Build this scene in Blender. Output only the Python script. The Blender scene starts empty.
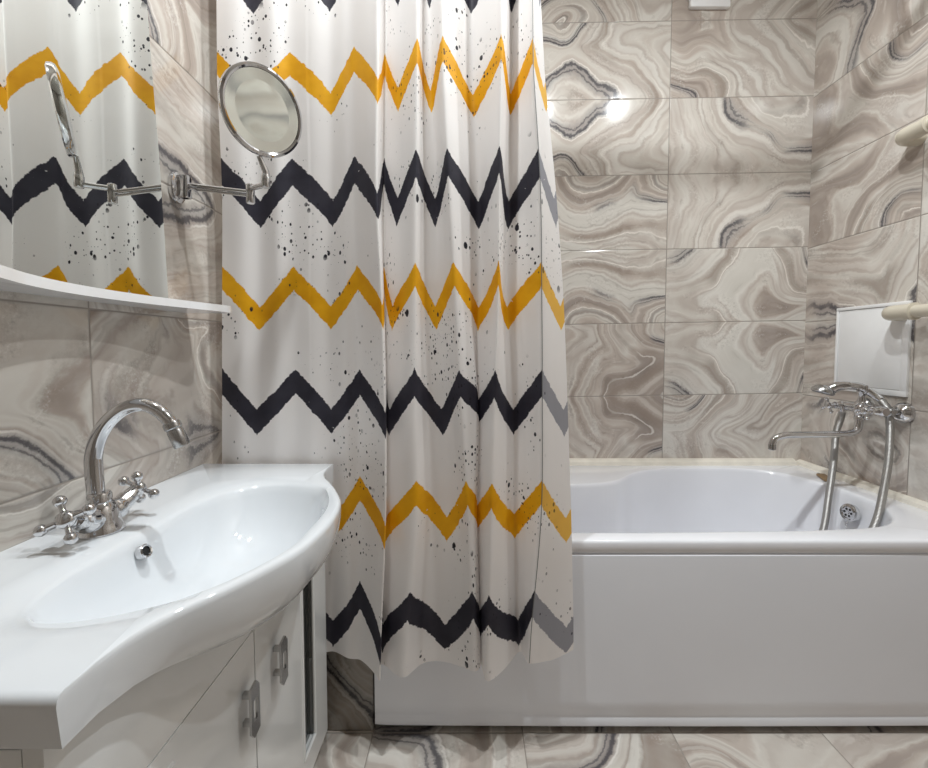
import bpy, bmesh, math, random
from mathutils import Vector, Matrix
random.seed(7)
scene = bpy.context.scene
COL = scene.collection
PI = math.pi

# ------------------------------------------------------------------ object helpers
def link(name, me, mat=None, parent=None):
    o = bpy.data.objects.new(name, me)
    COL.objects.link(o)
    if mat is not None and me is not None:
        me.materials.append(mat)
    if parent is not None:
        o.parent = parent
        o.matrix_parent_inverse = parent.matrix_basis.inverted()
    return o

def tag(o, label=None, cat=None, group=None, kind=None):
    if label: o['label'] = label
    if cat: o['category'] = cat
    if group: o['group'] = group
    if kind: o['kind'] = kind
    return o

def thing(name, label, cat, loc, group=None):
    o = bpy.data.objects.new(name, None)
    o.empty_display_size = .05
    o.location = loc
    COL.objects.link(o)
    return tag(o, label, cat, group)

def done(name, bm, mat, parent=None, smooth=True, angle=40, label=None):
    me = bpy.data.meshes.new(name)
    bmesh.ops.recalc_face_normals(bm, faces=bm.faces[:])
    for f in bm.faces: f.smooth = smooth
    if smooth:
        lim = math.radians(angle)
        for e in bm.edges:
            if len(e.link_faces) == 2 and e.calc_face_angle(0) > lim: e.smooth = False
    bm.to_mesh(me); bm.free()
    o = link(name, me, mat, parent)
    if label: o['label'] = label
    return o

# ------------------------------------------------------------------ shape helpers
def add_box(bm, lo, hi, bev=0.0, seg=2):
    lo = Vector(lo); hi = Vector(hi)
    r = bmesh.ops.create_cube(bm, size=1.0)
    vs = r['verts']
    for v in vs:
        v.co = Vector((lo[i] + (v.co[i] + .5) * (hi[i] - lo[i]) for i in range(3)))
    if bev > 0:
        es = list({e for v in vs for e in v.link_edges})
        bmesh.ops.bevel(bm, geom=es, offset=bev, segments=seg, profile=.5, affect='EDGES')

def frame_for(d):
    d = Vector(d).normalized()
    a = Vector((0, 0, 1)) if abs(d.z) < .9 else Vector((1, 0, 0))
    x = d.cross(a).normalized()
    return x, d.cross(x).normalized(), d

def catmull(pts, n=8):
    pts = [Vector(p) for p in pts]
    P = [pts[0] * 2 - pts[1]] + pts + [pts[-1] * 2 - pts[-2]]
    out = []
    for i in range(1, len(P) - 2):
        a, b, c, d = P[i-1], P[i], P[i+1], P[i+2]
        for k in range(n):
            t = k / n
            out.append(.5 * (2*b + (c-a)*t + (2*a-5*b+4*c-d)*t*t + (3*b-a-3*c+d)*t**3))
    out.append(pts[-1])
    return out

def add_tube(bm, pts, rad, n=16, cap=True, ribs=None):
    pts = [Vector(p) for p in pts]
    m = len(pts)
    if not hasattr(rad, '__len__'): rad = [rad] * m
    x, y, t0 = frame_for(pts[1] - pts[0])
    rings = []
    for i, p in enumerate(pts):
        t = (pts[min(i+1, m-1)] - pts[max(i-1, 0)]).normalized()
        q = t0.rotation_difference(t)
        x = q @ x; y = q @ y; t0 = t
        rings.append([bm.verts.new(p + rad[i] * (x * math.cos(2*PI*k/n) + y * math.sin(2*PI*k/n))) for k in range(n)])
    for a, b in zip(rings, rings[1:]):
        for k in range(n):
            bm.faces.new((a[k], a[(k+1) % n], b[(k+1) % n], b[k]))
    if cap:
        bm.faces.new(rings[0][::-1]); bm.faces.new(rings[-1])

def add_lathe(bm, base, axis, prof, n=24):
    """prof: list of (radius, height along axis)"""
    base = Vector(base)
    x, y, d = frame_for(axis)
    rings = []
    for r, h in prof:
        r = max(r, 1e-5)
        rings.append([bm.verts.new(base + d*h + r*(x*math.cos(2*PI*k/n) + y*math.sin(2*PI*k/n))) for k in range(n)])
    for a, b in zip(rings, rings[1:]):
        for k in range(n):
            bm.faces.new((a[k], a[(k+1) % n], b[(k+1) % n], b[k]))
    bm.faces.new(rings[0][::-1]); bm.faces.new(rings[-1])

def add_ball(bm, c, r, sc=(1, 1, 1)):
    R = bmesh.ops.create_uvsphere(bm, u_segments=16, v_segments=10, radius=r)
    for v in R['verts']:
        v.co = Vector((v.co[i]*sc[i] for i in range(3))) + Vector(c)

def add_prism(bm, poly, axis_vec, bev=0):
    axis_vec = Vector(axis_vec)
    a = [bm.verts.new(Vector(p)) for p in poly]
    b = [bm.verts.new(Vector(p) + axis_vec) for p in poly]
    n = len(a)
    fs = [bm.faces.new(a[::-1]), bm.faces.new(b)]
    for k in range(n): fs.append(bm.faces.new((a[k], a[(k+1) % n], b[(k+1) % n], b[k])))
    if bev:
        es = list({e for f in fs[:2] for e in f.edges})
        bmesh.ops.bevel(bm, geom=es, offset=bev, segments=2, profile=.5, affect='EDGES')

def bridge(bm, A, B):
    n = len(A)
    for k in range(n): bm.faces.new((A[k], A[(k+1) % n], B[(k+1) % n], B[k]))

def spline_closed(P, n=10):
    m = len(P); out = []
    for i in range(m):
        a, b, c, d = P[i-1], P[i], P[(i+1) % m], P[(i+2) % m]
        for k in range(n):
            t = k / n
            out.append(tuple(.5*(2*b[j] + (c[j]-a[j])*t + (2*a[j]-5*b[j]+4*c[j]-d[j])*t*t + (3*b[j]-a[j]-3*c[j]+d[j])*t**3) for j in (0, 1)))
    return out

def by_angle(poly, c, angs):
    """points where rays from c at angs leave the closed polygon"""
    out = []
    for a in angs:
        dx, dy = math.cos(a), math.sin(a); best = None
        for i in range(len(poly)):
            x1, y1 = poly[i]; x2, y2 = poly[(i+1) % len(poly)]
            ex, ey = x2-x1, y2-y1
            den = dx*ey - dy*ex
            if abs(den) < 1e-12: continue
            t = ((x1-c[0])*ey - (y1-c[1])*ex) / den
            s = ((x1-c[0])*dy - (y1-c[1])*dx) / den
            if t > 0 and -1e-9 <= s <= 1+1e-9 and (best is None or t > best): best = t
        out.append((c[0]+dx*best, c[1]+dy*best))
    return out

def lerp(a, b, t): return a + (b-a)*t
def interp(x, X, Y):
    if x <= X[0]: return Y[0] + (Y[1]-Y[0])*(x-X[0])/(X[1]-X[0])
    for i in range(len(X)-1):
        if x <= X[i+1] or i == len(X)-2:
            return Y[i] + (Y[i+1]-Y[i])*(x-X[i])/(X[i+1]-X[i])
def smooth_interp(x, X, Y):
    """catmull-rom through uneven samples"""
    n = len(X)
    if x <= X[0]: return Y[0]
    if x >= X[-1]: return Y[-1]
    i = max(k for k in range(n-1) if X[k] <= x)
    h = X[i+1]-X[i]; t = (x-X[i])/h
    def m(k):
        if k == 0: return (Y[1]-Y[0])/(X[1]-X[0])
        if k == n-1: return (Y[-1]-Y[-2])/(X[-1]-X[-2])
        return (Y[k+1]-Y[k-1])/(X[k+1]-X[k-1])
    a, b = m(i)*h, m(i+1)*h
    return (2*t**3-3*t*t+1)*Y[i] + (t**3-2*t*t+t)*a + (-2*t**3+3*t*t)*Y[i+1] + (t**3-t*t)*b

# ------------------------------------------------------------------ material helpers
class N:
    def __init__(self, name):
        self.m = bpy.data.materials.new(name); self.m.use_nodes = True
        self.t = self.m.node_tree; self.t.nodes.clear()
    def new(self, ty, **kw):
        n = self.t.nodes.new(ty)
        for k, v in kw.items(): setattr(n, k, v)
        return n
    def put(self, sock, v):
        if isinstance(v, bpy.types.NodeSocket): self.t.links.new(v, sock)
        elif v is not None:
            try: sock.default_value = v
            except Exception: sock.default_value = (*v, 1)
    def math(self, op, a, b=None, c=None, clamp=False):
        n = self.new('ShaderNodeMath', operation=op, use_clamp=clamp)
        self.put(n.inputs[0], a)
        if b is not None: self.put(n.inputs[1], b)
        if c is not None: self.put(n.inputs[2], c)
        return n.outputs[0]
    def step(self, x, lo, hi):
        n = self.new('ShaderNodeMapRange', interpolation_type='SMOOTHSTEP')
        self.put(n.inputs[0], x); self.put(n.inputs[1], lo); self.put(n.inputs[2], hi)
        return n.outputs[0]
    def rng(self, x, a, b, c, d):
        n = self.new('ShaderNodeMapRange'); n.clamp = True
        for i, v in enumerate((x, a, b, c, d)): self.put(n.inputs[i], v)
        return n.outputs[0]
    def xyz(self, x, y, z=0.0):
        n = self.new('ShaderNodeCombineXYZ')
        for i, v in enumerate((x, y, z)): self.put(n.inputs[i], v)
        return n.outputs[0]
    def sep(self, v):
        n = self.new('ShaderNodeSeparateXYZ'); self.put(n.inputs[0], v); return n.outputs
    def noise(self, v, scale, detail=2, rough=.5, col=False, dist=0):
        n = self.new('ShaderNodeTexNoise'); self.put(n.inputs['Vector'], v)
        n.inputs['Scale'].default_value = scale; n.inputs['Detail'].default_value = detail
        n.inputs['Roughness'].default_value = rough; n.inputs['Distortion'].default_value = dist
        return n.outputs['Color' if col else 'Fac']
    def mix(self, f, a, b, mode='MIX'):
        n = self.new('ShaderNodeMix', data_type='RGBA', blend_type=mode)
        self.put(n.inputs[0], f); self.put(n.inputs[6], a); self.put(n.inputs[7], b)
        return n.outputs[2]
    def ramp(self, x, stops, mode='LINEAR'):
        n = self.new('ShaderNodeValToRGB'); self.put(n.inputs[0], x)
        r = n.color_ramp; r.interpolation = mode
        while len(r.elements) < len(stops): r.elements.new(.5)
        for e, (p, c) in zip(r.elements, stops):
            e.position = p; e.color = (*c, 1)
        return n.outputs[0]
    def bsdf(self, color, rough=.5, metal=0., coat=0., normal=None, spec=None, **kw):
        b = self.new('ShaderNodeBsdfPrincipled')
        self.put(b.inputs['Base Color'], color if isinstance(color, bpy.types.NodeSocket) else (*color, 1))
        self.put(b.inputs['Roughness'], rough); b.inputs['Metallic'].default_value = metal
        b.inputs['Coat Weight'].default_value = coat; b.inputs['Coat Roughness'].default_value = .05
        if spec is not None: b.inputs['Specular IOR Level'].default_value = spec
        if normal is not None: self.put(b.inputs['Normal'], normal)
        return b.outputs[0]
    def out(self, s):
        o = self.new('ShaderNodeOutputMaterial'); self.t.links.new(s, o.inputs[0]); return self.m
    def bump(self, h, strength=.3, dist=.002):
        b = self.new('ShaderNodeBump'); b.inputs['Strength'].default_value = strength
        b.inputs['Distance'].default_value = dist; self.put(b.inputs['Height'], h); return b.outputs[0]
    def obj(self): return self.new('ShaderNodeTexCoord').outputs['Object']

def plain(name, color, rough=.4, metal=0., coat=0., var=.03, scale=9., bump=0.):
    n = N(name)
    f = n.noise(n.obj(), scale, 3)
    c = n.mix(n.rng(f, .3, .7, 0, 1), tuple(x*(1-var) for x in color), tuple(min(1, x*(1+var)) for x in color))
    nm = n.bump(n.noise(n.obj(), scale*12, 2), bump, .001) if bump else None
    return n.out(n.bsdf(c, rough, metal, coat, nm))

def lin(r, g, b):
    def f(c):
        c /= 255.
        return c/12.92 if c <= .04045 else ((c+.055)/1.055)**2.4
    return (f(r), f(g), f(b))

def marble(name, s_axis, t_axis, s0, t0, tw, th, seed=0., tilt=0., bright=1.03, rough=.10):
    """book-matched glossy onyx tiles laid in a plain grid"""
    n = N(name)
    ax = n.sep(n.obj())
    s = ax['XYZ'.index(s_axis)]; t = ax['XYZ'.index(t_axis)]
    if tilt: t = n.math('SUBTRACT', t, n.math('MULTIPLY', s, tilt))
    a = n.math('DIVIDE', n.math('SUBTRACT', s, s0), tw)
    b = n.math('DIVIDE', n.math('SUBTRACT', t, t0), th)
    col = n.math('FLOOR', a); row = n.math('FLOOR', b)
    fa = n.math('SUBTRACT', a, col); fb = n.math('SUBTRACT', b, row)
    # book matching: rows mirror, shifted by one row in every other column
    par = n.math('MODULO', n.math('ADD', n.math('ADD', row, col), 40.), 2.)
    par2 = n.math('MODULO', n.math('ADD', col, 40.), 2.)
    ma = n.math('ADD', n.math('MULTIPLY', par2, n.math('SUBTRACT', 1., n.math('MULTIPLY', fa, 2.))), fa)
    mb = n.math('ADD', n.math('MULTIPLY', par, n.math('SUBTRACT', 1., n.math('MULTIPLY', fb, 2.))), fb)
    pair = n.math('FLOOR', n.math('DIVIDE', n.math('ADD', n.math('ADD', row, par2), 20.), 2.))
    ident = n.math('ADD', n.math('ADD', n.math('MULTIPLY', col, 1.73), n.math('MULTIPLY', pair, 3.11)), seed)
    q = n.xyz(n.math('MULTIPLY', ma, tw/th), mb, n.math('MULTIPLY', ident, 1.0))
    # domain warp
    w = n.noise(q, .9, 2, .45, True)
    wv = n.new('ShaderNodeVectorMath', operation='SUBTRACT'); n.put(wv.inputs[0], w); wv.inputs[1].default_value = (.5, .5, .5)
    ws = n.new('ShaderNodeVectorMath', operation='MULTIPLY'); n.put(ws.inputs[0], wv.outputs[0]); ws.inputs[1].default_value = (.85, .85, 0)
    wq = n.new('ShaderNodeVectorMath', operation='ADD'); n.put(wq.inputs[0], q); n.put(wq.inputs[1], ws.outputs[0])
    qs = n.sep(wq.outputs[0])
    hsh = n.math('FRACT', n.math('MULTIPLY', n.math('SINE', n.math('MULTIPLY', ident, 12.99)), 437.58))
    vor = n.new('ShaderNodeTexVoronoi', voronoi_dimensions='3D', feature='SMOOTH_F1')
    n.put(vor.inputs['Vector'], wq.outputs[0]); vor.inputs['Scale'].default_value = .40
    vor.inputs['Smoothness'].default_value = .12; vor.inputs['Randomness'].default_value = 1.
    vd = vor.outputs['Distance']
    ex = n.math('SUBTRACT', qs[0], n.math('SUBTRACT', n.math('MULTIPLY', hsh, 3.4), .7))
    ey = n.math('MULTIPLY', n.math('ADD', qs[1], .10), 1.2)
    eye = n.math('SQRT', n.math('ADD', n.math('MULTIPLY', ex, ex), n.math('MULTIPLY', ey, ey)))
    phi = n.math('SMOOTH_MIN', n.math('MULTIPLY', vd, 1.35), n.math('ADD', n.math('MULTIPLY', eye, .75), .06), .06)
    grain = n.noise(wq.outputs[0], 11., 4, .65)
    wig = n.noise(wq.outputs[0], 3.2, 3, .55)
    phi = n.math('ADD', phi, n.math('MULTIPLY', n.math('SUBTRACT', grain, .5), .020))
    phi = n.math('ADD', phi, n.math('MULTIPLY', n.math('SUBTRACT', wig, .5), .060))
    big0 = n.noise(q, .7, 2)
    band = n.noise(n.xyz(n.math('MULTIPLY', phi, 8.), n.math('MULTIPLY', ident, 2.3), n.math('MULTIPLY', big0, 1.5)), 1., 2, .5)
    x = n.math('ADD', band, n.math('MULTIPLY', n.math('SUBTRACT', big0, .5), .45))
    c = n.ramp(x, [(.20, lin(152, 143, 137)), (.33, lin(174, 162, 153)), (.42, lin(193, 181, 171)), (.49, lin(209, 203, 194)),
                   (.56, lin(190, 179, 170)), (.63, lin(213, 208, 200)), (.80, lin(203, 198, 189))])
    ln = n.noise(n.xyz(n.math('MULTIPLY', phi, 25.), ident, n.math('MULTIPLY', wig, 2.)), 1., 2, .6)
    c = n.mix(n.math('MULTIPLY', n.step(ln, .54, .70), .34), c, (*lin(140, 127, 118), 1))
    c = n.mix(n.math('MULTIPLY', n.step(ln, .45, .32), .30), c, (*lin(228, 223, 215), 1))
    brk = n.noise(q, .85, 2)
    rag = n.noise(q, 30., 3, .7)
    def vein(at, wd, amt, colr, lo=.42, hi=.58, jag=.0):
        nonlocal c
        ph = n.math('ADD', phi, n.math('MULTIPLY', n.math('SUBTRACT', rag, .5), jag)) if jag else phi
        dd = n.math('ABSOLUTE', n.math('SUBTRACT', ph, at))
        k = n.math('MULTIPLY', n.step(dd, wd, wd*.2), n.step(brk, lo, hi))
        c = n.mix(n.math('MULTIPLY', k, amt), c, (*colr, 1))
    vein(.44, .060, .55, lin(150, 147, 147), .37, .48, .03)
    vein(.455, .016, .80, lin(98, 97, 102), .37, .48, .022)
    vein(.425, .007, .7, lin(112, 110, 113), .37, .48, .02)
    vein(.482, .008, .6, lin(234, 229, 222), .44, .56, .012)
    vein(.27, .030, .50, lin(138, 130, 126), .56, .46, .02)
    vein(.30, .006, .6, lin(236, 231, 223), .56, .46, .01)
    vein(.12, .014, .65, lin(128, 124, 122), .40, .52, .02)
    vein(.098, .008, .7, lin(236, 232, 226), .40, .52)
    vein(.64, .050, .6, lin(146, 132, 122), .40, .55, .03)
    vein(.69, .007, .6, lin(236, 230, 222), .40, .55)
    crys = n.noise(q, 34., 4, .75)
    c = n.mix(n.math('MULTIPLY', n.math('MULTIPLY', n.step(crys, .50, .66), n.step(wig, .52, .66)), .40), c, (*lin(226, 222, 216), 1))
    c = n.mix(n.math('MULTIPLY', n.math('MULTIPLY', n.step(crys, .48, .34), n.step(wig, .52, .66)), .30), c, (*lin(150, 143, 138), 1))
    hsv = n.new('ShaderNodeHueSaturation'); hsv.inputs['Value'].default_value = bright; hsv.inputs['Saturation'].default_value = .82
    n.put(hsv.inputs['Color'], c)
    bc_ = n.new('ShaderNodeBrightContrast'); bc_.inputs['Contrast'].default_value = .16; bc_.inputs['Bright'].default_value = -.015
    n.put(bc_.inputs[0], hsv.outputs[0]); c = bc_.outputs[0]
    # grout
    ga = n.math('MULTIPLY', n.math('SUBTRACT', .5, n.math('ABSOLUTE', n.math('SUBTRACT', fa, .5))), tw)
    gb = n.math('MULTIPLY', n.math('SUBTRACT', .5, n.math('ABSOLUTE', n.math('SUBTRACT', fb, .5))), th)
    g = n.math('MINIMUM', ga, gb)
    gm = n.step(g, .0022, .0010)
    c = n.mix(gm, c, (*lin(150, 142, 134), 1))
    nm = n.bump(n.step(g, .0005, .0045), .6, .0015)
    return n.out(n.bsdf(c, n.math('ADD', n.math('MULTIPLY', gm, .5), rough), 0, 0, nm, .55))

def curtain_material(name, fade):
    n = N(name)
    uv = n.sep(n.new('ShaderNodeTexCoord').outputs['UV'])
    u = n.math('MULTIPLY', uv[0], 8.); v = n.math('MULTIPLY', uv[1], 12.)
    cl = n.xyz(n.math('MULTIPLY', u, .165), n.math('MULTIPLY', v, .278), 0)
    rag = n.math('MULTIPLY', n.math('SUBTRACT', n.noise(cl, 60., 4, .65), .5), .075)
    wob = n.math('MULTIPLY', n.math('SUBTRACT', n.noise(cl, 7., 2), .5), .05)
    fr = n.math('SUBTRACT', u, n.math('FLOOR', u))
    tri = n.math('ABSOLUTE', n.math('SUBTRACT', n.math('MULTIPLY', fr, 2.), 1.))
    w = n.math('SUBTRACT', n.math('SUBTRACT', v, n.math('MULTIPLY', tri, .392)), .105)
    w = n.math('ADD', w, wob)
    k = n.math('FLOOR', n.math('ADD', w, .5))
    d = n.math('ABSOLUTE', n.math('SUBTRACT', w, k))
    odd = n.math('MODULO', n.math('ADD', k, 20.), 2.)
    half = n.math('ADD', n.math('MULTIPLY', odd, .010), .112)
    stripe = n.step(n.math('SUBTRACT', n.math('ADD', d, rag), half), .006, -.006)
    # brush gaps
    gap = n.noise(n.xyz(n.math('MULTIPLY', u, .9), n.math('MULTIPLY', v, 2.0), 5.), 6., 4, .6)
    stripe = n.math('MULTIPLY', stripe, n.step(gap, .75, .71))
    yv = n.noise(cl, 14., 3)
    yel = n.mix(n.rng(yv, .3, .7, 0, 1), (*lin(226, 158, 8), 1), (*lin(247, 184, 26), 1))
    drk = n.mix(n.rng(yv, .3, .7, 0, 1), (*lin(42, 40, 50), 1), (*lin(58, 56, 66), 1))
    base = n.mix(n.noise(cl, 3., 2), (*lin(240, 236, 234), 1), (*lin(250, 247, 245), 1))
    if fade:
        yel = n.mix(.5, yel, (*lin(246, 206, 120), 1)); drk = n.mix(.9, drk, (*lin(165, 165, 172), 1))
    sc = n.mix(odd, yel, drk)
    c = n.mix(stripe, base, sc)
    # ink specks in clusters
    clus = n.noise(cl, 4.2, 3, .6)
    def specks(scale, r, off, thin, pw):
        nonlocal c
        vo = n.new('ShaderNodeTexVoronoi', voronoi_dimensions='2D', feature='F1')
        mp = n.new('ShaderNodeMapping'); n.put(mp.inputs[0], cl); mp.inputs['Location'].default_value = (off, off*.7, 0)
        mp.inputs['Scale'].default_value = (1.25, .75, 1)
        n.put(vo.inputs['Vector'], mp.outputs[0]); vo.inputs['Scale'].default_value = scale
        rc = n.sep(vo.outputs['Color'])
        size = n.math('MULTIPLY', n.math('POWER', rc[0], pw), r)
        keep = n.step(n.math('ADD', clus, n.math('MULTIPLY', rc[1], .12)), .60, .66)
        dd = n.math('ADD', vo.outputs['Distance'], n.math('MULTIPLY', n.math('SUBTRACT', n.noise(cl, 120., 2), .5), .10))
        m = n.math('MULTIPLY', n.step(n.math('SUBTRACT', dd, size), .02, -.02), keep)
        m = n.math('MULTIPLY', m, n.math('GREATER_THAN', rc[0], thin))
        c = n.mix(n.math('MULTIPLY', m, 1.-fade*.8), c, (*lin(40, 38, 46), 1))
    specks(24., .20, 0., .55, 7.); specks(50., .24, 3.3, .5, 4.); specks(95., .30, 7.1, .35, 4.)
    weave = n.bump(n.noise(cl, 420., 2), .12, .0005)
    crease = n.bump(n.noise(cl, 11., 3, .55), .25, .004)
    b = n.new('ShaderNodeBsdfDiffuse'); n.put(b.inputs[0], c); n.put(b.inputs[2], crease)
    tr = n.new('ShaderNodeBsdfTranslucent'); n.put(tr.inputs[0], c)
    gl = n.bsdf(c, .55, 0, 0, crease, .3)
    m1 = n.new('ShaderNodeMixShader'); m1.inputs[0].default_value = .22
    n.t.links.new(gl, m1.inputs[1]); n.t.links.new(tr.outputs[0], m1.inputs[2])
    return n.out(m1.outputs[0])

# ------------------------------------------------------------------ dimensions
XL, XR, YB, YF, ZC = -.69, 1.503, 1.971, -.95, 2.76
EYE = 1.081

M = {}
M['back'] = marble('onyx_tile_back', 'X', 'Z', .874, 1.525-.326*10-.0204, .655, .326, 4.0, .017)
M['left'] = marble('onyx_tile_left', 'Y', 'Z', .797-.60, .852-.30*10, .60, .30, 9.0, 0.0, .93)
M['right'] = marble('onyx_tile_right', 'Y', 'Z', 1.484, 1.522-.326*10, .655, .326, 17.0, 0.0)
M['front'] = plain('assumed_dark_wall', lin(128, 120, 112), .5, 0, 0, .12, 5)  # assumed plain finish for the unseen wall, darkened to give chrome dark reflections
M['floor'] = marble('stone_floor_tile', 'X', 'Y', .148, 1.18-.42*4, .42, .42, 31.0, 0, .98, .2)
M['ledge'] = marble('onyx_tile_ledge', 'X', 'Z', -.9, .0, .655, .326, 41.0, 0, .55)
M['ceil'] = plain('white_ceiling_paint', (.80, .79, .77), .6)
M['acrylic'] = plain('white_bath_acrylic', lin(236, 237, 242), .16, 0, .3, .01)
M['panel'] = plain('white_bath_panel', lin(238, 241, 248), .28, 0, .2, .012, 3)
M['ceramic'] = plain('white_glazed_ceramic', lin(224, 228, 232), .07, 0, .6, .006)
M['lacquer'] = plain('white_gloss_lacquer', lin(228, 230, 230), .16, 0, .5, .01)
M['chrome'] = plain('polished_chrome', (.66, .66, .67), .07, 1., 0, .02)
M['chrome_dull'] = plain('brushed_chrome', (.46, .46, .46), .24, 1., 0, .05, 30)
M['white_plastic'] = plain('white_plastic', lin(240, 240, 240), .35)
M['shelf'] = plain('white_shelf_lacquer', lin(242, 243, 245), .2, 0, .3)
M['cream'] = plain('cream_sealing_strip', lin(232, 226, 214), .45, 0, 0, .10, 14)
M['pipe'] = plain('cream_painted_pipe', lin(205, 197, 180), .3, 0, .2, .04)
M['mirror'] = plain('mirror_silver', (.86, .885, .86), .012, 1., 0, .004, 2)
M['mirror_grey'] = plain('hazy_mirror_silver', (.60, .63, .60), .06, 1., 0, .01, 6)
M['dark'] = plain('hole_shade', (.012, .012, .012), .4)  # near-black colour standing in for the shade inside the overflow holes
M['smoke'] = plain('dark_smoked_glass', (.035, .037, .035), .08, 0, .5)
M['soap'] = plain('brown_soap', lin(146, 120, 88), .5, 0, 0, .1, 40)
M['gasket'] = plain('grey_gasket', lin(120, 120, 120), .5)

def hose_mat():
    n = N('ribbed_steel_hose')
    u = n.sep(n.new('ShaderNodeTexCoord').outputs['Object'])
    wv = n.math('SINE', n.math('MULTIPLY', u[2], 1500.))
    nm = n.bump(wv, .5, .001)
    return n.out(n.bsdf((.42, .41, .395), .38, 1., 0, nm))
M['hose'] = hose_mat()

# ------------------------------------------------------------------ room shell
def shell(name, lo, hi, mat):
    bm = bmesh.new(); add_box(bm, lo, hi)
    return tag(done(name, bm, mat, smooth=False), kind='structure')
T = .08
shell('floor', (XL-T, YF-T, -T), (XR+T, YB+T, 0), M['floor'])
shell('ceiling', (XL-T, YF-T, ZC), (XR+T, YB+T, ZC+T), M['ceil'])
shell('wall_back', (XL-T, YB, 0), (XR+T, YB+T, ZC), M['back'])
shell('wall_left', (XL-T, YF, 0), (XL, YB, ZC), M['left'])
shell('wall_right', (XR, YF, 0), (XR+T, YB, ZC), M['right'])
shell('wall_front', (XL-T, YF-T, 0), (XR+T, YF, ZC), M['front'])
# low tiled box filling the gap between the left wall and the end of the bath
TX0, TY0, TY1, TZ = -.27, 1.174, 1.971, .554
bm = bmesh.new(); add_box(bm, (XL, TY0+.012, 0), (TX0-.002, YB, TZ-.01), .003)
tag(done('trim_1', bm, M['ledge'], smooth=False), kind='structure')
# cream sealing strips along the bath
bm = bmesh.new()
add_prism(bm, [(TX0, YB, TZ), (TX0, YB-.030, TZ), (TX0, YB-.026, TZ+.014), (TX0, YB-.012, TZ+.024), (TX0, YB, TZ+.026)], (XR-.035-TX0, 0, 0))
tag(done('trim_2', bm, M['cream'], smooth=False), kind='structure')
bm = bmesh.new()
add_prism(bm, [(XR, TY0+.02, TZ), (XR-.026, TY0+.02, TZ), (XR-.022, TY0+.02, TZ+.012), (XR-.008, TY0+.02, TZ+.020), (XR, TY0+.02, TZ+.021)], (0, YB-TY0-.02, 0))
tag(done('trim_3', bm, M['cream'], smooth=False), kind='structure')

# ------------------------------------------------------------------ bathtub
tub = thing('bathtub', 'white acrylic bathtub with smooth front panel along the tiled back wall', 'bathtub', ((TX0+XR)/2, (TY0+TY1)/2, 0))
inner = spline_closed([(-.16, 1.31), (-.175, 1.45), (-.11, 1.60), (.10, 1.655), (.40, 1.668), (.57, 1.71), (.70, 1.83), (.85, 1.895), (1.05, 1.905),
                       (1.25, 1.870), (1.345, 1.76), (1.388, 1.58), (1.368, 1.42), (1.24, 1.285), (1.0, 1.247), (.75, 1.240), (.37, 1.232), (0, 1.242), (-.11, 1.262)], 8)
tc = (.60, 1.50)
x0, x1, y0, y1 = TX0, XR-.001, TY0, TY1-.001
def rrect(x0, x1, y0, y1, r, n=8):
    out = []
    for cx, cy, a0 in ((x1-r, y1-r, 0), (x0+r, y1-r, 90), (x0+r, y0+r, 180), (x1-r, y0+r, 270)):
        for k in range(n+1):
            a = math.radians(a0 + 90*k/n); out.append((cx+r*math.cos(a), cy+r*math.sin(a)))
    return out
outer = rrect(x0, x1, y0, y1, .022)
angs = sorted([2*PI*k/220 for k in range(220)] + [math.atan2(p[1]-tc[1], p[0]-tc[0]) % (2*PI) + 1e-5 for p in outer])
O = by_angle(outer, tc, angs); I = by_angle(inner, tc, angs)
bm = bmesh.new()
def ring(pts, z): return [bm.verts.new((p[0], p[1], z)) for p in pts]
def toward(pts, c, dist):
    out = []
    for p in pts:
        d = math.hypot(p[0]-c[0], p[1]-c[1]); k = (d-dist)/d
        out.append((c[0]+(p[0]-c[0])*k, c[1]+(p[1]-c[1])*k))
    return out
def scl(pts, c, kx, ky): return [(c[0]+(p[0]-c[0])*kx, c[1]+(p[1]-c[1])*ky) for p in pts]
def clampin(pts, m): return [(min(max(p[0], x0+m), x1-m), min(max(p[1], y0+m), y1-m)) for p in pts]
R = [ring(clampin(O, .010), TZ-.034), ring(clampin(O, .002), TZ-.034), ring(clampin(O, 0), TZ-.031), ring(clampin(O, 0), TZ-.008),
     ring(clampin(O, .0025), TZ-.002), ring(clampin(O, .008), TZ)]
R.append(ring(toward(I, tc, -.012), TZ)); R.append(ring(toward(I, tc, -.005), TZ-.001)); R.append(ring(I, TZ-.006))
R.append(ring(toward(I, tc, .004), TZ-.016))
bc = (.66, 1.50)
for k, z in ((.965, .44), (.925, .30), (.88, .20), (.80, .145), (.6, .125), (.25, .12)):
    R.append(ring(scl(I, bc, k, lerp(k, 1, .2) if k > .7 else k), z))
for a, b in zip(R, R[1:]): bridge(bm, a, b)
bm.faces.new(R[-1])
done('tub_shell', bm, M['acrylic'], tub, angle=50)
# front panel: slightly bowed sheet with a kick band along its foot, rounded lower left corner
bm = bmesh.new()
prof = [(.520, .012), (.512, .004), (.49, .0025), (.30, .001), (.10, .0025), (.064, .003), (.058, .006), (.050, .0055), (.045, .003), (.026, .004), (.019, .010), (.019, .03)]
nx = 60; px0, px1 = TX0+.004, XR-.003
grid = []
for i in range(nx+1):
    t = i/nx; x = lerp(px0, px1, t)
    bow = .004*(1-(2*t-1)**2)
    colv = []
    for z, d in prof:
        # end corner rounded off
        e = 0
        if t < .02 and z < .03: e = .012*(1-t/.02)*(1-z/.03)
        colv.append(bm.verts.new((x, TY0+d-bow, z+e)))
    grid.append(colv)
for a, b in zip(grid, grid[1:]):
    for k in range(len(prof)-1): bm.faces.new((a[k], a[k+1], b[k+1], b[k]))
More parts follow.
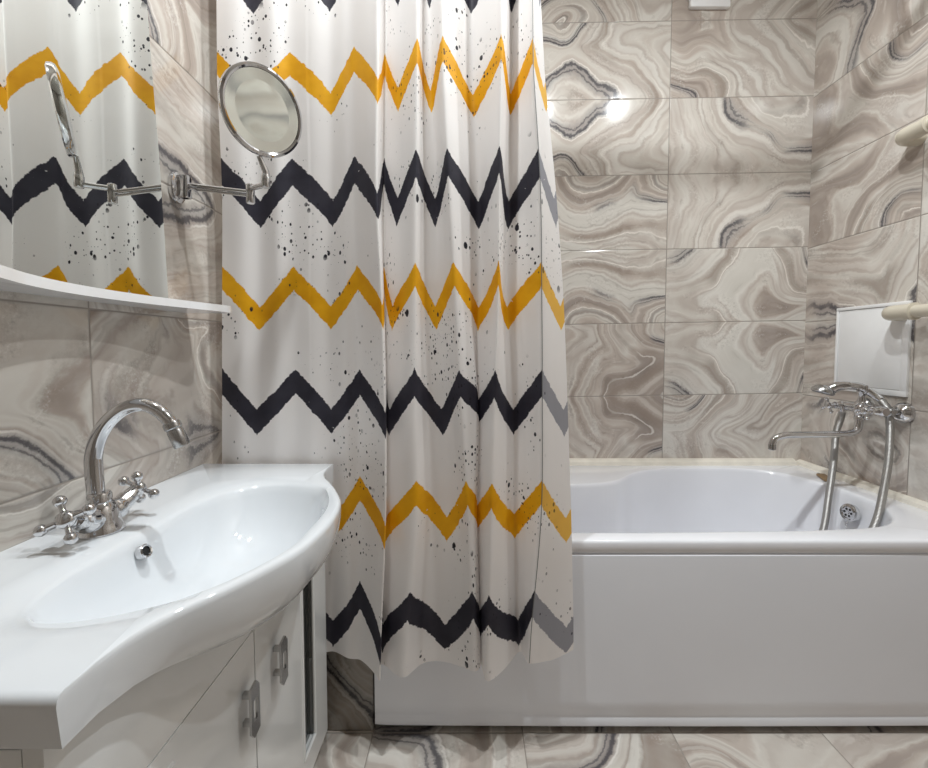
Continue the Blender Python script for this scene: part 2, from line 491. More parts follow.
# return along the left end
endv = [bm.verts.new((px0, YB-.01, z)) for z, d in prof]
for k in range(len(prof)-1): bm.faces.new((grid[0][k], endv[k], endv[k+1], grid[0][k+1]))
done('front_panel', bm, M['panel'], tub, angle=35)
# overflow on the end wall
ov = Vector((1.347, 1.53, .497)); on = Vector((-1, -.12, .12)).normalized()
bm = bmesh.new()
add_lathe(bm, ov - on*.012, on, [(.030, 0), (.031, .012), (.031, .015), (.028, .019), (.021, .0205), (.019, .017), (.006, .017), (.005, .019), (.0001, .019)], 28)
of = done('overflow_cover', bm, M['chrome'], tub, label='round chrome overflow cover')
bm = bmesh.new()
ux, uy, _ = frame_for(on)
for k in range(6):
    a = 2*PI*k/6
    add_lathe(bm, ov + on*.0052 + .0125*(ux*math.cos(a)+uy*math.sin(a)), on, [(.0042, 0), (.0042, .0004)], 12)
done('overflow_hole', bm, M['dark'], of, label='dark holes in the overflow')
bm = bmesh.new()
for k in range(16):
    s_ = k/15
    add_ball(bm, ov + Vector((-.012-.018*s_+.006*math.sin(s_*3), -.012+.006*math.sin(s_*7), -.022-.12*s_)), .0026)
done('plug_chain', bm, M['chrome_dull'], of, label='short beaded plug chain')

# ------------------------------------------------------------------ brown soap on the rim
bm = bmesh.new()
add_box(bm, (-.045, -.016, 0), (.045, .016, .012), .005, 3)
bmesh.ops.transform(bm, matrix=Matrix.Rotation(math.radians(68), 4, 'Z'), verts=bm.verts)
o = done('soap_bar', bm, M['soap']); o.location = (1.428, 1.74, TZ)
tag(o, 'thin worn brown soap sliver lying on the white bathtub rim by the right wall', 'soap')

# ------------------------------------------------------------------ shower curtain
cp, sp = math.cos(math.radians(2.8)), math.sin(math.radians(2.8))
UK = [0, .5, 1, 1.5, 2, 2.5, 3, 3.5, 4, 4.5, 5, 5.25, 5.5, 5.75, 6, 6.5, 7]
# measured positions of the fold lines (metres from the room axis at 1 m) row by row
ROWZ = [1.76, 1.48, 1.21, .94, .66, .36]
ROWX = [
 [217, 254, 290, 330, 354, 378, 385, 398, 417, 430, 443, 458, 472, 488, 501, 511, 533],
 [222, 260, 293, 333, 355, 377, 384, 398, 416, 435, 449, 464, 478, 489, 499, 509, 540],
 [222, 260, 294, 331, 358, 382, 384, 393, 415, 435, 455, 468, 479, 490, 498, 507, 541.5],
 [222, 257, 296, 331, 360, 385, 384, 390, 414.5, 441, 461, 478, 474, 484, 494, 513, 542],
 [222, 258, 297, 333, 360, 385.5, 380, 386.5, 416, 446.5, 468, 477, 474, 481, 491, 514, 541],
 [222, 258, 297, 333, 360, 381, 378, 383, 406.6, 445, 474, 480, 476, 481, 488, 518, 531]]
YU = [0, .25, .5, .75, 1, 1.25, 1.5, 1.75, 2, 2.3, 2.5, 2.7, 3, 3.3, 3.6, 4, 4.25, 4.5, 4.75, 5, 5.25, 5.5, 5.75, 6, 6.25, 6.5, 6.75, 7, 7.3, 7.6]
YV = [1.150, 1.142, 1.150, 1.140, 1.150, 1.140, 1.148, 1.132, 1.130, 1.095, 1.080, 1.115, 1.152, 1.135, 1.120, 1.085, 1.130, 1.135, 1.112, 1.085, 1.112, 1.154, 1.112, 1.068, 1.095, 1.152, 1.120, 1.090, 1.112, 1.135]
FLAPX = [545, 556, 563.5, 567.5, 571, 573.5]
def depth(u, z):
    y = smooth_interp(u, YU, YV)
    k = interp(z, [.2, 1.2, 2.5], [1.0, .9, .75])
    y = 1.148 + (y-1.148)*k
    return min(y + .0025*math.sin(9*u+2.2*z) * (1 if u > 1.2 else .5), 1.157)
RZ = ROWZ[::-1]
def colx(u, z):
    xs = [smooth_interp(u, UK, r) for r in ROWX][::-1]
    if z > RZ[-1]: return xs[-1] + (xs[-1]-xs[-2])*.15*(z-RZ[-1])/.28
    if z < RZ[0]: return xs[0] + (xs[0]-xs[1])*.6*(RZ[0]-z)/.28
    return smooth_interp(z, RZ, xs)
def flapx(z):
    xs = FLAPX[::-1]
    if z > RZ[-1]: return xs[-1] - 22*(z-RZ[-1])
    if z < RZ[0]: return xs[0]
    return smooth_interp(z, RZ, xs)
def place(x, y_depth, z):
    d = y_depth*cp - (z-EYE)*sp
    return Vector(((x-470.)/438.*d, y_depth, z))
BZ = [.277, .573, .858, 1.130, 1.396, 1.674, 1.932, 2.21, 2.50]
BV = [1, 2, 3, 4, 5, 6, 7, 8, 9]
ZTOP = 2.468
def zbot(u): return interp(u, [0, 1.5, 2, 2.5, 3, 4, 4.5, 5, 5.5, 6, 6.5, 7, 7.3, 7.6], [.262, .258, .250, .232, .240, .238, .240, .250, .258, .240, .255, .268, .262, .275])

def cloth(name, mat, u0, u1, nu, nv, pos, parent):
    me = bpy.data.meshes.new(name)
    verts, faces, uvs = [], [], []
    for i in range(nu+1):
        u = lerp(u0, u1, i/nu)
        zb = zbot(u)
        for j in range(nv+1):
            z = lerp(zb, ZTOP, j/nv)
            verts.append(pos(u, z)); uvs.append((u/8., interp(z, BZ, BV)/12.))
    for i in range(nu):
        for j in range(nv):
            a = i*(nv+1)+j; faces.append((a, a+nv+1, a+nv+2, a+1))
    me.from_pydata(verts, [], faces)
    lay = me.uv_layers.new(name='UVMap')
    for lp in me.loops: lay.data[lp.index].uv = uvs[lp.vertex_index]
    for p in me.polygons: p.use_smooth = True
    o = link(name, me, mat, parent)
    return o
M['curtain'] = curtain_material('printed_curtain_cloth', 0.0)
M['hem'] = curtain_material('printed_curtain_reverse', .36)
cur = thing('shower_curtain', 'white shower curtain with yellow and black zigzag stripes hanging before the bath', 'curtain', (-.15, 1.148, .25))
cloth('curtain_panel', M['curtain'], 0, 7, 420, 110, lambda u, z: place(colx(u, z), depth(u, z), z), cur)
def hem_pos(u, z):
    t = (u-7)/.6
    x = lerp(colx(7, z), flapx(z), t)
    return place(x, depth(u, z) - .001, z)
h = cloth('turned_edge', M['hem'], 7, 7.6, 30, 110, hem_pos, cur)
h['label'] = 'turned side edge with faded print'
# stitched seam along the turned edge
bm = bmesh.new()
add_tube(bm, [place(colx(7, z)+.3, depth(7, z)-.0012, z) for z in [lerp(.27, 2.46, k/60) for k in range(61)]], .0010, 6)
done('seam', bm, M['gasket'], cur, label='dark stitched seam')
bm = bmesh.new()
add_tube(bm, [(XL, 1.148, 2.482), (XR, 1.148, 2.482)], .0125, 20)
rod = tag(done('curtain_rod', bm, M['chrome']), 'chrome rod spanning the room over the zigzag curtain', 'curtain rod')
for x, d in ((XL, 1), (XR, -1)):
    bm = bmesh.new()
    add_lathe(bm, (x, 1.148, 2.482), (d, 0, 0), [(.028, 0), (.028, .006), (.018, .012), (.0135, .014)])
    done('end_flange', bm, M['chrome'], rod)

# ------------------------------------------------------------------ wash basin
ZB = .782
bas = thing('washbasin', 'white ceramic washbasin with bowed front on the white vanity cabinet', 'washbasin', (-.50, .745, .70))
half = [(-.355, .361), (-.357, .395), (-.352, .44), (-.336, .481), (-.310, .522), (-.281, .575), (-.252, .645), (-.241, .744)]
mir = [(p[0], 2*.744-p[1]) for p in half[:-1]][::-1]
front = half + mir
fr_s = []
for i in range(len(front)-1):      # smooth the bowed front only
    a = front[max(i-1, 0)]; b = front[i]; c = front[i+1]; d = front[min(i+2, len(front)-1)]
    for k in range(6):
        t = k/6
        fr_s.append(tuple(.5*(2*b[j]+(c[j]-a[j])*t+(2*a[j]-5*b[j]+4*c[j]-d[j])*t*t+(3*b[j]-a[j]-3*c[j]+d[j])*t**3) for j in (0, 1)))
fr_s.append(front[-1])
outl = fr_s + [(XL+.001, 2*.744-.361), (XL+.001, .361)]
bowl = spline_closed([(-.272, .72), (-.276, .64), (-.315, .555), (-.38, .500), (-.45, .475), (-.507, .490), (-.535, .56), (-.538, .65), (-.536, .744),
                      (-.535, .84), (-.505, .92), (-.45, .958), (-.38, .955), (-.315, .915), (-.278, .82)], 8)
wc = (-.41, .735)
cor = [(XL+.001, 1.127), (XL+.001, .361), (-.355, .361), (-.355, 1.127)]
angs = sorted([2*PI*k/200 for k in range(200)] + [math.atan2(p[1]-wc[1], p[0]-wc[0]) % (2*PI) for p in cor])
O = by_angle(outl, wc, angs); I = by_angle(bowl, wc, angs)
bm = bmesh.new()
def inset_box(pts, m):   # towards the middle, the wall side stays on the wall
    out = []
    for p, a in zip(pts, angs):
        d = math.hypot(p[0]-wc[0], p[1]-wc[1]); k = (d-m)/d
        x = wc[0]+(p[0]-wc[0])*k; y = wc[1]+(p[1]-wc[1])*k
        if p[0] < XL+.01: x = p[0]
        out.append((x, y))
    return out
bump_ = lambda y: math.exp(-((y-.744)/.255)**4)
fw = lambda p: max(0, min(1, (p[0]+.45)/.12))
def skirt(t):
    out = []
    for p, q in zip(O, inset_box(O, 1e-6)):
        g = bump_(p[1])*fw(p)
        z = ZB-.010 - lerp(.040, .114, g)*t
        ins = (.004 + (.062*g)*t*t)*t
        d = math.hypot(p[0]-wc[0], p[1]-wc[1]); k = (d-ins)/d
        x, y = wc[0]+(p[0]-wc[0])*k, wc[1]+(p[1]-wc[1])*k
        if p[0] < XL+.01: x = p[0]
        out.append(bm.verts.new((x, y, z)))
    return out
R = []
last = skirt(1.0)
und = []
for v in last:
    k = .86
    und.append(bm.verts.new((max(XL+.001, wc[0]+(v.co.x-wc[0])*k) if v.co.x > XL+.01 else v.co.x, wc[1]+(v.co.y-wc[1])*k, v.co.z-.004-.010*bump_(v.co.y))))
und2 = [bm.verts.new((wc[0]+(v.co.x-wc[0])*.62, wc[1]+(v.co.y-wc[1])*.62, lerp(.697, .640, bump_(v.co.y)))) for v in last]
und3 = [bm.verts.new((wc[0]+(v.co.x-wc[0])*.25, wc[1]+(v.co.y-wc[1])*.25, .628)) for v in last]
R = [und3, und2, und, last, skirt(.8), skirt(.6), skirt(.4), skirt(.2), skirt(0)]
rim = lambda m, z: [bm.verts.new((p[0], p[1], z)) for p in inset_box(O, m)]
R += [rim(.0012, ZB-.005), rim(.004, ZB-.0015), rim(.009, ZB)]
mid = [(lerp(i[0], o[0], .35), lerp(i[1], o[1], .35)) for o, i in zip(inset_box(O, .009), I)]
R.append([bm.verts.new((p[0], p[1], ZB-.001)) for p in mid])
R.append([bm.verts.new((p[0], p[1], ZB-.003)) for p in toward(I, wc, -.008)])
R.append([bm.verts.new((p[0], p[1], ZB-.010)) for p in I])
R.append([bm.verts.new((p[0], p[1], ZB-.022)) for p in toward(I, wc, .006)])
for k, z in ((.91, -.050), (.82, -.080), (.68, -.106), (.48, -.124), (.28, -.132), (.10, -.135)):
    R.append([bm.verts.new((wc[0]+(p[0]-wc[0])*k, wc[1]+(p[1]-wc[1])*k, ZB+z)) for p in I])
for a, b in zip(R, R[1:]): bridge(bm, a, b)
bm.faces.new(R[0][::-1]); bm.faces.new(R[-1])
done('basin_bowl', bm, M['ceramic'], bas, angle=60)
# overflow ring on the rear wall of the bowl
oc = Vector((-.521, .688, .755)); od = Vector((.92, 0, .40)).normalized()
bm = bmesh.new(); add_lathe(bm, oc-od*.008, od, [(.0115, 0), (.0115, .010), (.010, .0115), (.0078, .0105), (.0078, .006)], 24)
orr = done('overflow_ring', bm, M['chrome'], bas, label='small chrome overflow ring')
bm = bmesh.new(); add_lathe(bm, oc-od*.002, od, [(.0076, 0), (.0076, .0022)], 20)
done('overflow_hole', bm, M['dark'], orr, label='dark overflow hole')
bm = bmesh.new(); add_lathe(bm, (wc[0], wc[1], ZB-.138), (0, 0, 1), [(.030, 0), (.030, .005), (.026, .007), (.02, .005), (.0001, .004)], 24)
done('drain', bm, M['chrome'], bas)

# ------------------------------------------------------------------ basin tap
fx, fy = -.606, .705
tap = thing('basin_faucet', 'chrome two handle swan neck tap on the washbasin', 'faucet', (fx, fy, ZB))
bm = bmesh.new()
add_lathe(bm, (fx, fy, ZB-.001), (0, 0, 1), [(.033, 0), (.033, .004), (.030, .010), (.027, .022), (.025, .034), (.021, .044), (.016, .050)], 28)
for s in (-1, 1):
    add_tube(bm, catmull([(fx, fy, ZB+.022), (fx+.004, fy+s*.022, ZB+.025), (fx+.008, fy+s*.043, ZB+.035), (fx+.010, fy+s*.055, ZB+.041)], 5), [.021]*4+[.019]*4+[.0155]*4+[.013]*4, 20)
done('body', bm, M['chrome'], tap)
bm = bmesh.new()
add_lathe(bm, (fx, fy, ZB+.046), (0, 0, 1), [(.017, 0), (.017, .014), (.0145, .018), (.013, .018)], 24)
sptz = [(fx-.005, fy, ZB+.05), (fx-.007, fy, ZB+.10), (fx-.006, fy, ZB+.126), (fx+.001, fy+.002, ZB+.154), (fx+.016, fy+.005, ZB+.180), (fx+.040, fy+.009, ZB+.200), (fx+.067, fy+.013, ZB+.205),
        (fx+.089, fy+.016, ZB+.196), (fx+.104, fy+.018, ZB+.180), (fx+.110, fy+.019, ZB+.170)]
sp_ = catmull(sptz, 6)
add_tube(bm, sp_, [lerp(.0125, .0105, k/(len(sp_)-1)) for k in range(len(sp_))], 20)
spout = done('spout', bm, M['chrome'], tap)
bm = bmesh.new()
e0 = Vector(sptz[-1]); ed = Vector((.36, .10, -.93)).normalized()
add_lathe(bm, e0 - ed*.006, ed, [(.0125, 0), (.0135, .003), (.0135, .010), (.0118, .012), (.0118, .015), (.0128, .017), (.0128, .042), (.0115, .044), (.009, .042)], 24)
done('aerator', bm, M['chrome_dull'], spout)
def cross_handle(parent, c, d, arm, ball, up=None, cap=.011):
    """four-armed knob with ball ends, facing d"""
    bm = bmesh.new(); c = Vector(c); x, y, d = frame_for(d)
    add_lathe(bm, c - d*.016, d, [(.0095, 0), (.011, .006), (.010, .012), (.013, .016), (.013, .022), (cap, .026), (cap*.6, .028), (.0001, .0285)], 20)
    for k in range(4):
        a = PI/4*.55 + k*PI/2
        v = x*math.cos(a) + y*math.sin(a)
        add_tube(bm, [c + d*.004 + v*.006, c + d*.004 + v*arm*.55, c + d*.004 + v*arm], [.0045, .0040, .0052], 12)
        add_ball(bm, c + d*.004 + v*arm, ball)
    return done('handle', bm, M['chrome'], parent)
cross_handle(tap, (fx+.010, fy+.067, ZB+.047), (.22, .88, .45), .030, .0088)
cross_handle(tap, (fx+.010, fy-.069, ZB+.045), (.22, -.88, .45), .030, .0088)

# ------------------------------------------------------------------ vanity cabinet
XC = -.379; CY0, CY1 = .372, 1.118
cab = thing('vanity_cabinet', 'white gloss vanity cabinet with chrome handles under the washbasin', 'cabinet', (-.53, .745, 0))
bm = bmesh.new()
add_box(bm, (XL+.004, CY0, .065), (XC-.020, CY0+.016, .724)); add_box(bm, (XL+.004, CY1-.016, .065), (XC-.020, CY1, .724))
add_box(bm, (XL+.004, CY0+.016, .065), (XC-.020, CY1-.016, .081)); add_box(bm, (XL+.004, CY0+.016, .081), (XL+.010, CY1-.016, .62))
done('carcass', bm, M['lacquer'], cab, smooth=False)
bm = bmesh.new(); add_box(bm, (XL+.03, CY0+.03, 0), (XC-.07, CY1-.03, .065), .002)
done('plinth', bm, M['lacquer'], cab)
bm = bmesh.new(); ys = [lerp(CY0, CY1, k/24) for k in range(25)]
add_prism(bm, [(XC-.0195, CY0, .589), (XC-.0195, CY1, .589)] + [(XC-.0195, y, .730-.090*bump_(y)**2) for y in ys[::-1]], (.0195, 0, 0), .001)
done('apron_panel', bm, M['lacquer'], cab)
def door(ya, yb, ga, gb, hy):
    za, zb, gza, gzb = .068, .5875, .136, .552
    bm = bmesh.new()
    for lo, hi in (((ya, za), (ga, zb)), ((gb, za), (yb, zb)), ((ga, za), (gb, gza)), ((ga, gzb), (gb, zb))):
        add_box(bm, (XC-.0195, lo[0], lo[1]), (XC, hi[0], hi[1]))
    bmesh.ops.remove_doubles(bm, verts=bm.verts, dist=1e-5)
    # rounded raised moulding round the glass slot
    for a, b in (((ga, gza), (gb, gza)), ((gb, gza), (gb, gzb)), ((gb, gzb), (ga, gzb)), ((ga, gzb), (ga, gza))):
        add_tube(bm, [(XC-.001, a[0], a[1]), (XC-.001, b[0], b[1])], .0045, 10)
    d = done('door', bm, M['lacquer'], cab, angle=30)
    bm = bmesh.new(); add_box(bm, (XC-.017, ga-.001, gza-.001), (XC-.012, gb+.001, gzb+.001))
    done('glass_insert', bm, M['smoke'], d, label='narrow dark glass insert')
    # pierced plate handle standing on two posts
    bm = bmesh.new()
    hx, z0, z1, w = XC+.017, .432, .524, .0145
    poly = lambda s: [(s, hy-w, z0+.012), (s, hy-w*.35, z0), (s, hy+w, z0+.004), (s, hy+w, z1-.012), (s, hy+w*.35, z1), (s, hy-w, z1-.004)]
    hole = lambda s: [(s, hy-w*.42, .460), (s, hy-w*.40, .4595), (s, hy+w*.42, .460), (s, hy+w*.42, .496), (s, hy+w*.40, .4965), (s, hy-w*.42, .496)]
    a0 = [bm.verts.new(p) for p in poly(hx)]; a1 = [bm.verts.new(p) for p in poly(hx+.004)]
    b0 = [bm.verts.new(p) for p in hole(hx)]; b1 = [bm.verts.new(p) for p in hole(hx+.004)]
    bridge(bm, a0, a1); bridge(bm, b0, b1); bridge(bm, a0, b0); bridge(bm, a1, b1)
    for z in (.454, .502):
        add_box(bm, (XC, hy-.005, z-.0045), (hx+.001, hy+.005, z+.0045), .001)
    done('handle', bm, M['chrome_dull'], d, smooth=False, label='pierced chrome plate handle')
door(CY0, .7435, .460, .532, .704)
door(.7465, CY1, .958, 1.030, .818)

# ------------------------------------------------------------------ wall mirror and shelf
wm = thing('wall_mirror', 'large frameless wall mirror reflecting the zigzag curtain above the white shelf', 'mirror', (XL, .60, 1.19))
edge = [(.04, 1.182), (1.000, 1.182), (.992, 1.35), (.983, 1.515), (.972, 1.66), (.962, 1.813), (.948, 1.95), (.93, 2.08), (.89, 2.16), (.80, 2.20), (.52, 2.22), (.24, 2.20), (.15, 2.16), (.11, 2.08)]
bm = bmesh.new(); add_prism(bm, [(XL+.012, a*.985, b) for a, b in edge], (.005, 0, 0), .0012)
done('mirror_glass', bm, M['mirror'], wm, smooth=False)
bm = bmesh.new(); add_prism(bm, [(XL, .52+(a-.52)*.93, 1.70+(b-1.70)*.95) for a, b in edge], (.012, 0, 0))
done('mirror_backing', bm, M['gasket'], wm, smooth=False)
bm = bmesh.new()
sf = [(-.545, .02), (-.518, .10), (-.505, .22), (-.508, .34), (-.528, .44), (-.555, .515), (-.590, .59), (-.612, .67), (-.618, .76), (-.610, .85), (-.592, .94), (-.574, 1.015), (-.570, 1.045), (-.578, 1.064), (-.60, 1.070)]
cs = catmull([(a, b, 0) for a, b in sf], 6)
poly = [(p.x, p.y, 1.165) for p in cs] + [(XL, 1.070, 1.165), (XL, .02, 1.165)]
add_prism(bm, poly, (0, 0, .0155), .003)
tag(done('mirror_shelf', bm, M['shelf'], angle=35), 'curved white wall shelf under the large mirror', 'shelf')

# ------------------------------------------------------------------ magnifying mirror on its swing arm
mc = Vector((-.455, .985, 1.597)); mn = Vector((.78, -.60, -.15)).normalized()
mg = thing('magnifying_mirror', 'round chrome framed magnifying mirror on a folding wall arm', 'mirror', (XL, 1.044, 1.455))
bm = bmesh.new()
add_lathe(bm, (XL, 1.044, 1.455), (1, 0, 0), [(.001, 0), (.036, .0005), (.037, .004), (.035, .010), (.026, .014), (.0001, .015)], 32)
for v in bm.verts: v.co.y = 1.044 + (v.co.y-1.044)*.72
add_box(bm, (XL+.012, 1.032, 1.430), (XL+.036, 1.052, 1.482), .003)
done('wall_plate', bm, M['chrome'], mg)
j0 = Vector((XL+.026, 1.042, 1.456)); j1 = Vector((-.512, 1.040, 1.440)); j2 = Vector((-.462, 1.010, 1.457))
def pivot(bm, c, r, hh): add_lathe(bm, c - Vector((0, 0, hh)), (0, 0, 1), [(r*.85, 0), (r, .002), (r, 2*hh-.002), (r*.85, 2*hh)], 20)
bm = bmesh.new()
pivot(bm, j0, .0085, .026)
add_tube(bm, [j0 + Vector((0, 0, .006)), j1 + Vector((-.002, 0, .004))], .0048, 14)
add_tube(bm, [j0 + Vector((0, 0, -.002)), j1 + Vector((-.002, 0, -.005))], .0030, 14)
pivot(bm, j1, .0095, .022)
done('long_arm', bm, M['chrome'], mg)
bm = bmesh.new()
add_tube(bm, [j1 + Vector((0, 0, .012)), j2 + Vector((0, 0, -.006))], .0062, 14)
pivot(bm, j2, .0095, .014)
done('short_arm', bm, M['chrome'], mg)
RM = .089
ux, uy, _ = frame_for(mn)
dn = (Vector((0, 0, -1)) - mn*(-mn.z)).normalized()
bm = bmesh.new()
add_tube(bm, [j2 + Vector((0, 0, .010)), j2 + Vector((0, 0, .022)), mc + dn*(RM+.002) - mn*.004], [.009, .0075, .0055], 14)
done('stem', bm, M['chrome'], mg)
bm = bmesh.new()
add_lathe(bm, mc - mn*.010, mn, [(.0001, 0), (RM-.012, 0), (RM, .004), (RM+.003, .010), (RM+.002, .018), (RM-.003, .0205), (RM-.007, .0185), (RM-.0075, .015)], 64)
done('frame', bm, M['chrome'], mg)
bm = bmesh.new()
add_lathe(bm, mc + mn*.0055, mn, [(RM-.0078, 0), (RM-.0078, .0016)] + [((RM-.0078)*(1-k/8), .0016 - .0035*(1-(1-k/8)**2)) for k in range(1, 9)], 64)
done('mirror_glass', bm, M['mirror_grey'], mg, angle=60)

# ------------------------------------------------------------------ ventilation grille
vg = thing('vent_grille', 'small white ventilation grille high on the back wall', 'vent', (1.03, YB, 2.54))
bm = bmesh.new(); add_box(bm, (.944, YB-.022, 2.542), (1.117, YB, 2.715), .005)
done('housing', bm, M['white_plastic'], vg)
bm = bmesh.new()
for k in range(7): add_box(bm, (.966, YB-.026, 2.575+k*.018), (1.095, YB-.0215, 2.585+k*.018), .001)
done('louvre', bm, M['white_plastic'], vg)

# ------------------------------------------------------------------ access panel
ap = thing('access_panel', 'white square inspection hatch on the right wall above the bath tap', 'hatch', (XR, 1.645, .91))
bm = bmesh.new()
ya, yb, za, zb, w = 1.495, 1.794, .912, 1.242, .020
for lo, hi in (((ya, za), (yb, za+w)), ((ya, zb-w*.6), (yb, zb)), ((ya, za+w), (ya+w*1.2, zb-w*.6)), ((yb-w*.5, za+w), (yb, zb-w*.6))):
    add_box(bm, (XR-.010, lo[0], lo[1]), (XR, hi[0], hi[1]), .0015)
done('frame', bm, M['white_plastic'], ap)
bm = bmesh.new(); add_box(bm, (XR-.007, ya+w*1.2+.002, za+w+.002), (XR-.0005, yb-w*.5-.002, zb-w*.6-.002), .001)
done('hatch_door', bm, M['white_plastic'], ap)

# ------------------------------------------------------------------ towel warmer
tw = thing('towel_warmer', 'cream painted pipe towel warmer on the right wall at the picture edge', 'towel warmer', (XR, 1.2, 1.2))
px = XR-.063
bm = bmesh.new()
zl, zh, yn, yf = 1.200, 1.782, .92, 1.52
loop = [(px, yf-.02, zl), (px, 1.2, zl), (px, yn+.05, zl), (px, yn+.012, zl+.02), (px, yn, zl+.06), (px, yn, zh-.06), (px, yn+.012, zh-.02), (px, yn+.05, zh), (px, 1.2, zh), (px, yf-.02, zh)]
add_tube(bm, catmull(loop, 6), .0205, 20)
done('pipe', bm, M['pipe'], tw)
for z, ye in ((zl, yf), (zh, yf-.02)):
    bm = bmesh.new()
    add_tube(bm, catmull([(px, ye-.085, z), (px, ye-.05, z), (px+.001, ye-.018, z), (px+.018, ye, z), (px+.045, ye, z), (XR, ye, z)], 6), .0255, 20)
    done('elbow', bm, M['pipe'], tw)
    bm = bmesh.new(); add_lathe(bm, (px, ye-.098, z), (0, 1, 0), [(.0225, 0), (.0285, .002), (.0285, .013), (.0255, .016)], 24)
    done('collar', bm, M['pipe'], tw)

# ------------------------------------------------------------------ bath mixer tap
ZM = .862
mx = thing('bath_mixer', 'chrome bath mixer with long spout and cross handles on the right wall', 'faucet', (XR, 1.578, ZM))
for y in (1.503, 1.653):
    bm = bmesh.new()
    add_lathe(bm, (XR, y, ZM-.004), (-1, 0, 0), [(.036, 0), (.036, .004), (.033, .016), (.024, .028), (.017, .032), (.0001, .032)], 32)
    done('escutcheon', bm, M['chrome'], mx)
    bm = bmesh.new()
    add_lathe(bm, (XR-.028, y, ZM-.002), (-1, 0, 0), [(.012, 0), (.012, .018), (.0165, .020), (.0165, .034), (.013, .037), (.012, .05)], 12)
    done('connector', bm, M['chrome_dull'], mx)
bm = bmesh.new()
xb = 1.418
add_tube(bm, [(xb, 1.482, ZM), (xb, 1.49, ZM), (xb, 1.54, ZM), (xb, 1.578, ZM), (xb, 1.616, ZM), (xb, 1.666, ZM), (xb, 1.674, ZM)], [.013, .0175, .0165, .021, .0165, .0175, .013], 20)
add_ball(bm, (xb, 1.578, ZM), .027)
for y in (1.503, 1.653):
    add_lathe(bm, (xb, y, ZM), (-1, 0, 0), [(.016, 0), (.0155, .016), (.012, .02), (.010, .036)], 18)
add_lathe(bm, (xb, 1.578, ZM), (0, 0, 1), [(.014, 0), (.012, .03), (.010, .045), (.012, .05)], 18)
add_lathe(bm, (xb-.005, 1.578, ZM-.004), (0, 0, -1), [(.017, 0), (.015, .022), (.0165, .024), (.0165, .036), (.012, .038)], 18)
add_lathe(bm, (xb-.012, 1.645, ZM), (0, 0, -1), [(.012, 0), (.011, .02), (.009, .026)], 16)
done('body', bm, M['chrome'], mx)
cross_handle(mx, (xb-.052, 1.503, ZM+.002), (-1, -.1, .05), .026, .0070)
cross_handle(mx, (xb-.052, 1.653, ZM+.002), (-1, -.1, .05), .026, .0070)
bm = bmesh.new()
spl = catmull([(xb-.005, 1.578, ZM-.03), (xb-.006, 1.578, ZM-.058), (xb-.014, 1.578, ZM-.080), (xb-.040, 1.578, ZM-.091), (1.32, 1.578, ZM-.094), (1.20, 1.578, ZM-.096), (1.145, 1.578, ZM-.098), (1.112, 1.578, ZM-.108), (1.100, 1.578, ZM-.126), (1.099, 1.578, ZM-.138)], 6)
add_tube(bm, spl, .0118, 18)
ms = done('spout', bm, M['chrome'], mx)
bm = bmesh.new(); add_lathe(bm, (1.099, 1.578, ZM-.130), (0, 0, -1), [(.0115, 0), (.0125, .003), (.0125, .019), (.010, .021)], 20)
done('aerator', bm, M['chrome_dull'], ms)
bm = bmesh.new()
add_lathe(bm, (xb, 1.578, ZM+.046), (0, 0, 1), [(.009, 0), (.012, .006), (.014, .014)], 16)
for s in (-1, 1):
    add_tube(bm, catmull([(xb, 1.578, ZM+.055), (xb, 1.578+s*.016, ZM+.060), (xb, 1.578+s*.0195, ZM+.075), (xb, 1.578+s*.017, ZM+.084)], 5), .0045, 10)
done('cradle', bm, M['chrome'], mx)

# ------------------------------------------------------------------ hand shower with hose
hs = thing('hand_shower', 'chrome hand shower lying in the mixer cradle with its long grey hose', 'hand shower', (xb, 1.578, ZM+.075))
bm = bmesh.new()
ha = catmull([(1.325, 1.612, .926), (1.350, 1.602, .940), (1.380, 1.590, .945), (xb-.002, 1.578, .938), (1.438, 1.555, .915), (1.447, 1.535, .898)], 6)
nr = len(ha)
add_tube(bm, ha, [interp(k/(nr-1), [0, .25, .6, 1], [.021, .0165, .0145, .0118]) for k in range(nr)], 18)
done('grip', bm, M['chrome'], hs)
bm = bmesh.new()
hd = Vector((-.25, .08, -.95)).normalized()
add_lathe(bm, Vector((1.312, 1.617, .934)) - hd*.006, hd, [(.0001, -.004), (.018, -.002), (.030, .006), (.036, .015), (.037, .022), (.034, .026)], 28)
head = done('spray_head', bm, M['chrome_dull'], hs)
bm = bmesh.new()
add_lathe(bm, Vector((1.312, 1.617, .934)) + hd*.0185, hd, [(.032, 0), (.032, .003), (.030, .004)], 28)
done('spray_face', bm, M['gasket'], head, label='grey spray face')
bm = bmesh.new()
hp = catmull([(1.447, 1.535, .898), (1.454, 1.518, .872), (1.454, 1.508, .835), (1.446, 1.495, .78), (1.418, 1.468, .69), (1.374, 1.435, .60), (1.336, 1.412, .52), (1.300, 1.412, .43), (1.275, 1.435, .33),
              (1.255, 1.485, .265), (1.245, 1.53, .262), (1.258, 1.57, .32), (1.296, 1.575, .42), (1.322, 1.590, .53), (1.356, 1.615, .66), (1.378, 1.635, .76), (xb-.016, 1.645, .815), (xb-.012, 1.645, ZM-.022)], 8)
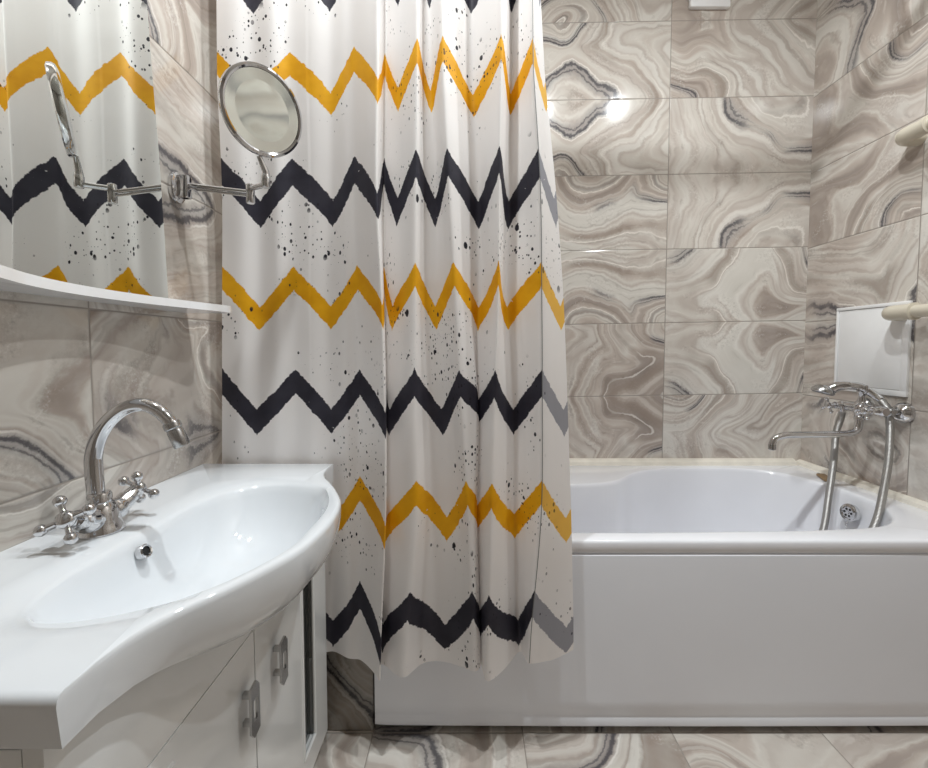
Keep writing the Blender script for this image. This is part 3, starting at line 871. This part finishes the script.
add_tube(bm, hp, .0116, 14)
done('hose', bm, M['hose'], hs, label='ribbed grey shower hose')

# ------------------------------------------------------------------ ceiling lights
def spot(x, y, power, name_label, size=.06):
    t = thing('ceiling_light', name_label, 'ceiling light', (x, y, ZC), 'recessed ceiling spotlights')
    bm = bmesh.new(); add_lathe(bm, (x, y, ZC), (0, 0, -1), [(.058, 0), (.058, .004), (.052, .008), (.044, .008), (.042, .002)], 32)
    done('ring', bm, M['chrome'], t)
    ld = bpy.data.lights.new('lamp', 'AREA'); ld.shape = 'DISK'; ld.size = size; ld.energy = power
    ld.color = (.955, 1.0, 1.015)
    lo = bpy.data.objects.new('lamp', ld); COL.objects.link(lo)
    lo.location = (x, y, ZC-.012)
    lo.parent = t; lo.matrix_parent_inverse = t.matrix_basis.inverted()
spot(1.02, .82, 11, 'recessed round ceiling spotlight nearest the right wall and the bath')
spot(.50, .78, 16, 'recessed round ceiling spotlight second from the right wall')
spot(-.22, .74, 17, 'recessed round ceiling spotlight nearest the wall mirror')
w = bpy.data.worlds.new('World'); scene.world = w; w.use_nodes = True
w.node_tree.nodes['Background'].inputs[0].default_value = (1, 1, 1, 1)
w.node_tree.nodes['Background'].inputs[1].default_value = .05

# ------------------------------------------------------------------ camera
cd = bpy.data.cameras.new('Camera'); cam = bpy.data.objects.new('Camera', cd); COL.objects.link(cam)
cd.sensor_width = 36.; cd.sensor_fit = 'HORIZONTAL'; cd.lens = 438./928.*36.
cd.shift_x = -6./928.; cd.shift_y = (369.4-384.)/928.
cd.clip_start = .02
cam.location = (0, 0, EYE); cam.rotation_euler = (math.radians(90-2.8), 0, 0)
scene.camera = cam

scene.view_settings.view_transform = 'Standard'
scene.view_settings.look = 'None'
scene.view_settings.gamma = 1.0
scene.view_settings.use_curve_mapping = False
scene.view_settings.exposure = 0.08
scene.cycles.max_bounces = 10
scene.cycles.diffuse_bounces = 5
scene.cycles.glossy_bounces = 6
scene.cycles.caustics_reflective = False
scene.cycles.sample_clamp_indirect = 4.0
